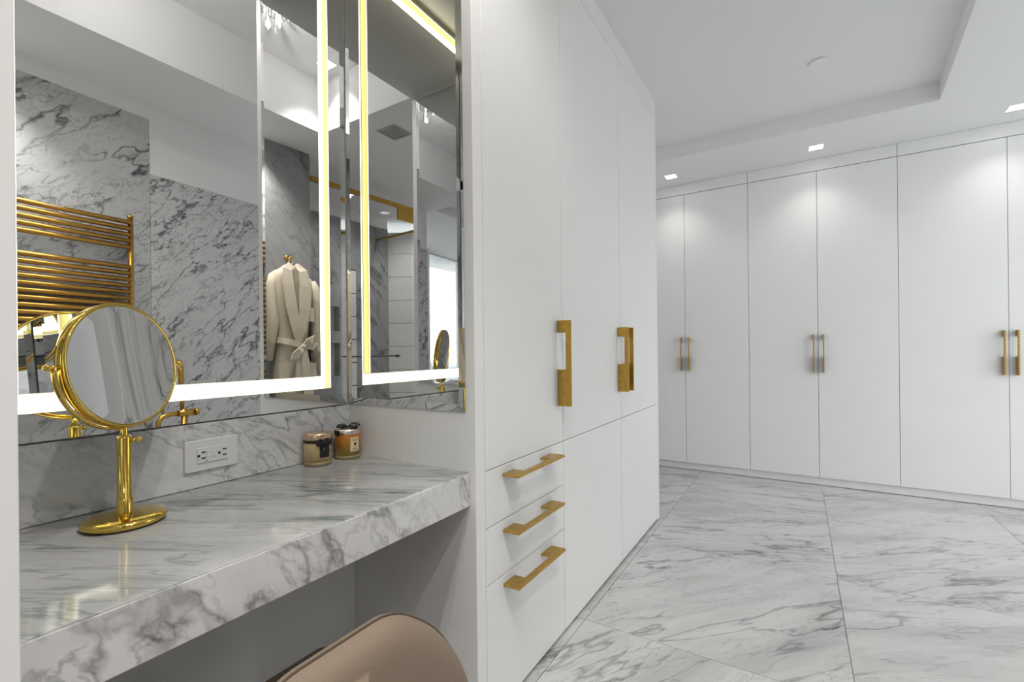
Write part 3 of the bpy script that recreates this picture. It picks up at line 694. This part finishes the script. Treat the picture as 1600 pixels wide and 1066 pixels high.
# ------------------------------------------------------------------ opposite side of the bathroom, seen in the mirrors
dw = Vector((0.085, 1, 0)).normalized(); nw = Vector((-1, 0.085, 0)).normalized()   # along the wall, off the wall
tr = thing('towel_warmer', (wall_x(0.78), 0.78, 0), 'brass ladder towel warmer on the marble wall, seen in the lit mirror', 'towel warmer')
def tp(y, off, z): 
    p = dw * (y - 0.78) + nw * off; return (p.x, p.y, z)
for y in (0.50, 1.086):
    b_ = B(); tube(b_, [tp(y, 0.065, 0.90), tp(y, 0.065, 1.880)], 0.0135, 16); pst = obj('post', b_, 'warm_brass', tr)
    obj('cap', lathe(B(), [(0.0145, 0), (0.0145, 0.008), (0.012, 0.011), (0, 0.0115)], tp(y, 0.065, 1.880), 14), 'warm_brass', pst)
    for z in (1.72, 1.05):
        b_ = B(); tube(b_, [tp(y, 0.0, z), tp(y, 0.065, z)], 0.011, 12); obj('bracket', b_, 'warm_brass', tr)
zs = [1.849 - 0.0352 * k for k in range(5)] + [1.596 - 0.0352 * k for k in range(15)] + [0.98 - 0.0352 * k for k in range(3)]
bar_me = None
for z in zs:
    if bar_me is None:
        b_ = B(); tube(b_, [tp(0.50, 0.078, 0), tp(1.08, 0.078, 0)], 0.0130, 14); o = obj('bar', b_, 'warm_brass', tr); bar_me = o.data
    else:
        o = bpy.data.objects.new('bar', bar_me); COL.objects.link(o); o.parent = tr
    o.location = (0, 0, z)
b_ = B(); p = tp(0.755, 0.088, 1.857)
hexa(b_, [tp(y, o_, z) for z in (1.853, 1.8605) for y, o_ in ((0.725, 0.086), (0.79, 0.086), (0.79, 0.090), (0.725, 0.090))]); obj('name_plate', b_, 'silver', tr)

tf = thing('tub_filler', (0.45, 1.30, 0), 'brass floor standing tub filler with hand shower, glimpsed behind the round mirror', 'faucet')
b_ = B(); tube(b_, [(0, 0, 0.0), (0, 0, 0.775)], 0.017, 16); obj('column', b_, 'brass', tf)
obj('floor_flange', lathe(B(), [(0, 0), (0.045, 0), (0.045, 0.008), (0.02, 0.014), (0, 0.014)]), 'brass', tf)
b_ = B(); tube(b_, [(0, -0.03, 0.752), (0, 0.055, 0.752)], 0.020, 16); obj('valve_body', b_, 'brass', tf)
b_ = B(); tube(b_, [(0, 0.056, 0.752), (0, 0.072, 0.752), (0, 0.078, 0.752)], [0.022, 0.022, 0.016], 14); obj('knob', b_, 'brass', tf)
b_ = B(); tube(b_, [(0, -0.02, 0.752), (-0.0, -0.07, 0.752), (-0.0, -0.11, 0.742), (-0.0, -0.13, 0.715), (-0.0, -0.132, 0.69)], 0.0135, 14); obj('spout', b_, 'brass', tf)
b_ = B(); tube(b_, [(0, -0.01, 0.77), (0, -0.01, 1.03), (0, -0.016, 1.055), (0, -0.032, 1.066), (0, -0.05, 1.055), (0, -0.054, 1.03)], 0.0095, 12); obj('riser', b_, 'brass', tf)
b_ = B(); tube(b_, [(0, -0.014, 0.90), (0, -0.014, 1.015), (0.0, -0.014, 1.02)], [0.012, 0.015, 0.011], 12); obj('hand_shower', b_, 'brass', tf)
b_ = B(); tube(b_, [(0, -0.11, 0.76), (0, -0.11, 0.83)], 0.008, 10); obj('diverter', b_, 'brass', tf)

# robe on a hook on the marble pier.  Local frame: s along the pier towards +Y, off the pier, z
ds = Vector((0.0725, 1, 0)).normalized(); ns = Vector((-1, 0.0725, 0)).normalized()
RO = Vector((0.489, 0.118, 0))
def rp(s, o, z): return tuple(ds * s + ns * o + Vector((0, 0, z)))
hk = thing('robe_hook', RO, 'round brass robe hook on the grey marble pier, seen in the lit mirror', 'hook')
obj('rose', lathe(B(), [(0, 0.0), (0.026, 0.0), (0.026, 0.006), (0.022, 0.009), (0, 0.010)], rp(0, 0.001, 1.785), 24, True, ns), 'brass', hk)
b_ = B(); tube(b_, [rp(0, 0.009, 1.785), rp(0, 0.045, 1.783), rp(0, 0.052, 1.79)], [0.009, 0.008, 0.010], 12); obj('peg', b_, 'brass', hk)
rob = thing('bathrobe', RO, 'ivory terry bathrobe with shawl collar and tied belt hanging on the marble pier', 'bathrobe')
def loft(name, rows, mat, parent=None, half=14):
    # rows: (z, s_left, s_right, depth, base) -> closed flattened body with soft folds
    bm = B(); Rn = []
    for j, (z, s0, s1, dep, base) in enumerate(rows):
        mid, hw = (s0 + s1) / 2, (s1 - s0) / 2; r = []
        for k in range(half + 1):
            t = -1 + 2 * k / half; fold = 0.006 * math.sin(5.5 * t + 0.35 * j) * min(1, max(0, (1.50 - z) / 0.3))
            r.append(bm.verts.new(rp(mid + hw * t, base + dep * math.sqrt(max(0.0, 1 - abs(t) ** 2.6)) + fold, z)))
        for k in range(half - 1, 0, -1):
            t = -1 + 2 * k / half; r.append(bm.verts.new(rp(mid + hw * t, base, z)))
        Rn.append(r)
    n = len(Rn[0])
    for a, b in zip(Rn, Rn[1:]):
        for k in range(n):
            f = bm.faces.new((a[k], a[(k + 1) % n], b[(k + 1) % n], b[k])); f.smooth = True
    bm.faces.new(Rn[0][::-1]); bm.faces.new(Rn[-1])
    return obj(name, bm, mat, parent)
# image left is +s
body = loft('robe_body', [(1.735, -0.035, 0.035, 0.03, 0.014), (1.705, -0.06, 0.070, 0.05, 0.012), (1.680, -0.11, 0.115, 0.06, 0.010), (1.645, -0.175, 0.150, 0.065, 0.010), (1.615, -0.19, 0.155, 0.065, 0.010), (1.56, -0.185, 0.150, 0.075, 0.010), (1.42, -0.165, 0.135, 0.085, 0.010),
                          (1.28, -0.140, 0.120, 0.085, 0.010), (1.17, -0.125, 0.110, 0.080, 0.010), (1.10, -0.135, 0.115, 0.085, 0.010), (0.95, -0.155, 0.128, 0.095, 0.010), (0.75, -0.175, 0.140, 0.10, 0.010), (0.55, -0.19, 0.150, 0.10, 0.010)], 'robe', rob)
b_ = B(); tube(b_, [rp(0.140, 0.045, 1.655), rp(0.150, 0.05, 1.58), rp(0.148, 0.055, 1.42), rp(0.140, 0.06, 1.32), rp(0.152, 0.05, 1.20), rp(0.160, 0.042, 1.05)], [0.016, 0.030, 0.036, 0.042, 0.034, 0.022], 14); obj('sleeve', b_, 'robe', rob)
b_ = B(); tube(b_, [rp(-0.165, 0.045, 1.635), rp(-0.188, 0.05, 1.56), rp(-0.198, 0.055, 1.40), rp(-0.196, 0.055, 1.25), rp(-0.202, 0.05, 1.10), rp(-0.205, 0.045, 0.96)], [0.018, 0.034, 0.044, 0.046, 0.043, 0.042], 14); obj('sleeve', b_, 'robe', rob)
b_ = B(); strap(b_, [rp(-0.206, 0.094, 1.135), rp(-0.160, 0.104, 1.13)], 0.045, ns, 0.006); obj('cuff', b_, 'robe', rob)
# dark opening and shawl collar
b_ = B(); a = [rp(0.018, 0.092, 1.700), rp(-0.03, 0.092, 1.700), rp(-0.034, 0.102, 1.60), rp(-0.012, 0.112, 1.40), rp(0.004, 0.108, 1.33), rp(0.022, 0.108, 1.45), rp(0.028, 0.100, 1.60)]
vs = [b_.verts.new(p) for p in a]; vb = [b_.verts.new(Vector(p) - ns * 0.06) for p in a]; b_.faces.new(vs); b_.faces.new(vb[::-1])
for i in range(len(a)): b_.faces.new((vs[i], vs[(i + 1) % len(a)], vb[(i + 1) % len(a)], vb[i]))
obj('lining', b_, 'robe_in', rob)
b_ = B(); strap(b_, [rp(0.018, 0.070, 1.735), rp(0.055, 0.098, 1.69), rp(0.060, 0.112, 1.58), rp(0.042, 0.122, 1.42), rp(0.012, 0.124, 1.27), rp(-0.012, 0.112, 1.17)], [0.035, 0.062, 0.078, 0.080, 0.065, 0.03], ns, 0.014); obj('collar', b_, 'robe', rob)
b_ = B(); strap(b_, [rp(-0.022, 0.070, 1.735), rp(-0.058, 0.096, 1.69), rp(-0.070, 0.110, 1.58), rp(-0.058, 0.118, 1.42), rp(-0.030, 0.120, 1.27), rp(-0.008, 0.108, 1.17)], [0.035, 0.062, 0.078, 0.082, 0.068, 0.03], ns, 0.014); obj('collar', b_, 'robe', rob)
b_ = B(); strap(b_, [rp(-0.105, 0.098, 1.43), rp(-0.105, 0.104, 1.33)], 0.07, ns, 0.006); obj('pocket', b_, 'robe', rob)
for s_ in (0.085, -0.118):
    b_ = B(); strap(b_, [rp(s_, 0.092, 1.03), rp(s_, 0.100, 0.86)], 0.075, ns, 0.006); obj('pocket', b_, 'robe', rob)
b_ = B(); tube(b_, [rp(0.006 + 0.012 * math.cos(a_), 0.05, 1.760 + 0.03 * math.sin(a_)) for a_ in [2 * PI * k / 14 for k in range(14)]], 0.003, 8, closed=True); obj('hanging_loop', b_, 'robe', rob)
b_ = B(); strap(b_, [rp(0.115, 0.060, 1.195), rp(0.06, 0.108, 1.180), rp(0.0, 0.118, 1.165), rp(-0.05, 0.114, 1.150), rp(-0.13, 0.070, 1.185)], [0.042, 0.042, 0.044, 0.044, 0.042], ns, 0.016); blt = obj('belt', b_, 'robe', rob)
b_ = B(); strap(b_, [rp(-0.045, 0.126, 1.150), rp(-0.075, 0.146, 1.185), rp(-0.112, 0.136, 1.200), rp(-0.128, 0.126, 1.175), rp(-0.10, 0.130, 1.145), rp(-0.045, 0.126, 1.145)], [0.028, 0.046, 0.056, 0.056, 0.046, 0.028], ns, 0.018); obj('bow_loop', b_, 'robe', blt)
b_ = B(); strap(b_, [rp(-0.035, 0.126, 1.145), rp(-0.005, 0.142, 1.115), rp(0.022, 0.136, 1.085), rp(0.032, 0.128, 1.065), rp(0.006, 0.126, 1.06), rp(-0.030, 0.124, 1.13)], [0.028, 0.044, 0.054, 0.050, 0.046, 0.028], ns, 0.018); obj('bow_loop', b_, 'robe', blt)
obj('bow_knot', sphere(B(), rp(-0.040, 0.128, 1.146), 0.020, 12), 'robe', blt)
b_ = B(); strap(b_, [rp(-0.040, 0.126, 1.14), rp(-0.048, 0.134, 1.04), rp(-0.062, 0.136, 0.92), rp(-0.072, 0.136, 0.80)], [0.036, 0.060, 0.072, 0.072], ns, 0.012); obj('belt_tail', b_, 'robe', blt)
b_ = B(); strap(b_, [rp(-0.030, 0.124, 1.14), rp(-0.012, 0.128, 1.04), rp(-0.004, 0.130, 0.92), rp(0.0, 0.130, 0.84)], [0.034, 0.050, 0.056, 0.056], ns, 0.012); obj('belt_tail', b_, 'robe', blt)

# shower enclosure
sg = thing('shower_screen', (0.441, -0.556, 0), 'clear glass shower screen hung from a flat brass header rail, seen in the side mirror', 'shower screen')
gd = Vector((0.07, 1, 0)).normalized(); gn = Vector((-1, 0.07, 0)).normalized()
def gp(y, o, z): 
    p = gd * (y + 0.556) + gn * o; return (p.x, p.y, z)
def gslab(y0, y1, z0, z1, o0, o1): return hexa(B(), [gp(y, o, z) for z in (z0, z1) for y, o in ((y0, o0), (y1, o0), (y1, o1), (y0, o1))])
obj('glass_panel', gslab(-1.05, -0.062, 0.012, 2.405, -0.005, 0.005), 'shower_glass', sg)
obj('header_rail', gslab(-1.12, -0.060, 2.405, 2.44, -0.012, 0.012), 'brass', sg)
obj('bottom_channel', gslab(-1.05, -0.062, 0.0, 0.012, -0.010, 0.010), 'brass', sg)
obj('glass_clamp', gslab(-1.10, -0.90, 2.30, 2.404, -0.012, 0.012), 'brass', sg)
b_ = B(); tube(b_, [gp(-0.30, 0.045, 1.067), gp(-0.84, 0.045, 1.067)], 0.0065, 12); hb = obj('towel_bar', b_, 'dark_metal', sg)
for y in (-0.34, -0.80):
    b_ = B(); tube(b_, [gp(y, 0.005, 1.067), gp(y, 0.045, 1.067)], 0.006, 10); obj('standoff', b_, 'dark_metal', hb)
b_ = B(); tube(b_, [gp(-0.82, 0.045, 1.067), gp(-0.835, 0.045, 1.067), gp(-0.85, 0.045, 1.067), gp(-0.875, 0.045, 1.067)], [0.008, 0.016, 0.014, 0.005], 12); obj('finial', b_, 'dark_metal', hb)
bx = thing('brace_bar', (0.42, -1.40, 2.35), 'square brass brace bar crossing the shower below its header', 'bar')
b_ = B(); hexa(b_, [(x, y, z) for z in (-0.012, 0.012) for x, y in ((-0.02, -0.012), (0.95, -0.102), (0.95, -0.078), (-0.02, 0.012))]); obj('bar', b_, 'brass', bx)
obj('wall_flange', lathe(B(), [(0, 0), (0.028, 0), (0.028, 0.008), (0, 0.008)], (0.951, -0.090, 0), 16, False, (-1, 0, 0)), 'brass', bx)
nb = thing('niche_shelf', (1.33, -0.905, 1.20), 'dark glass shelf in the shower wall niche, seen between the mirrors', 'shelf')
obj('shelf', box(B(), 0.06, 0.14, -0.10, 0.10, 0.0, 0.006), 'dark_metal', nb)
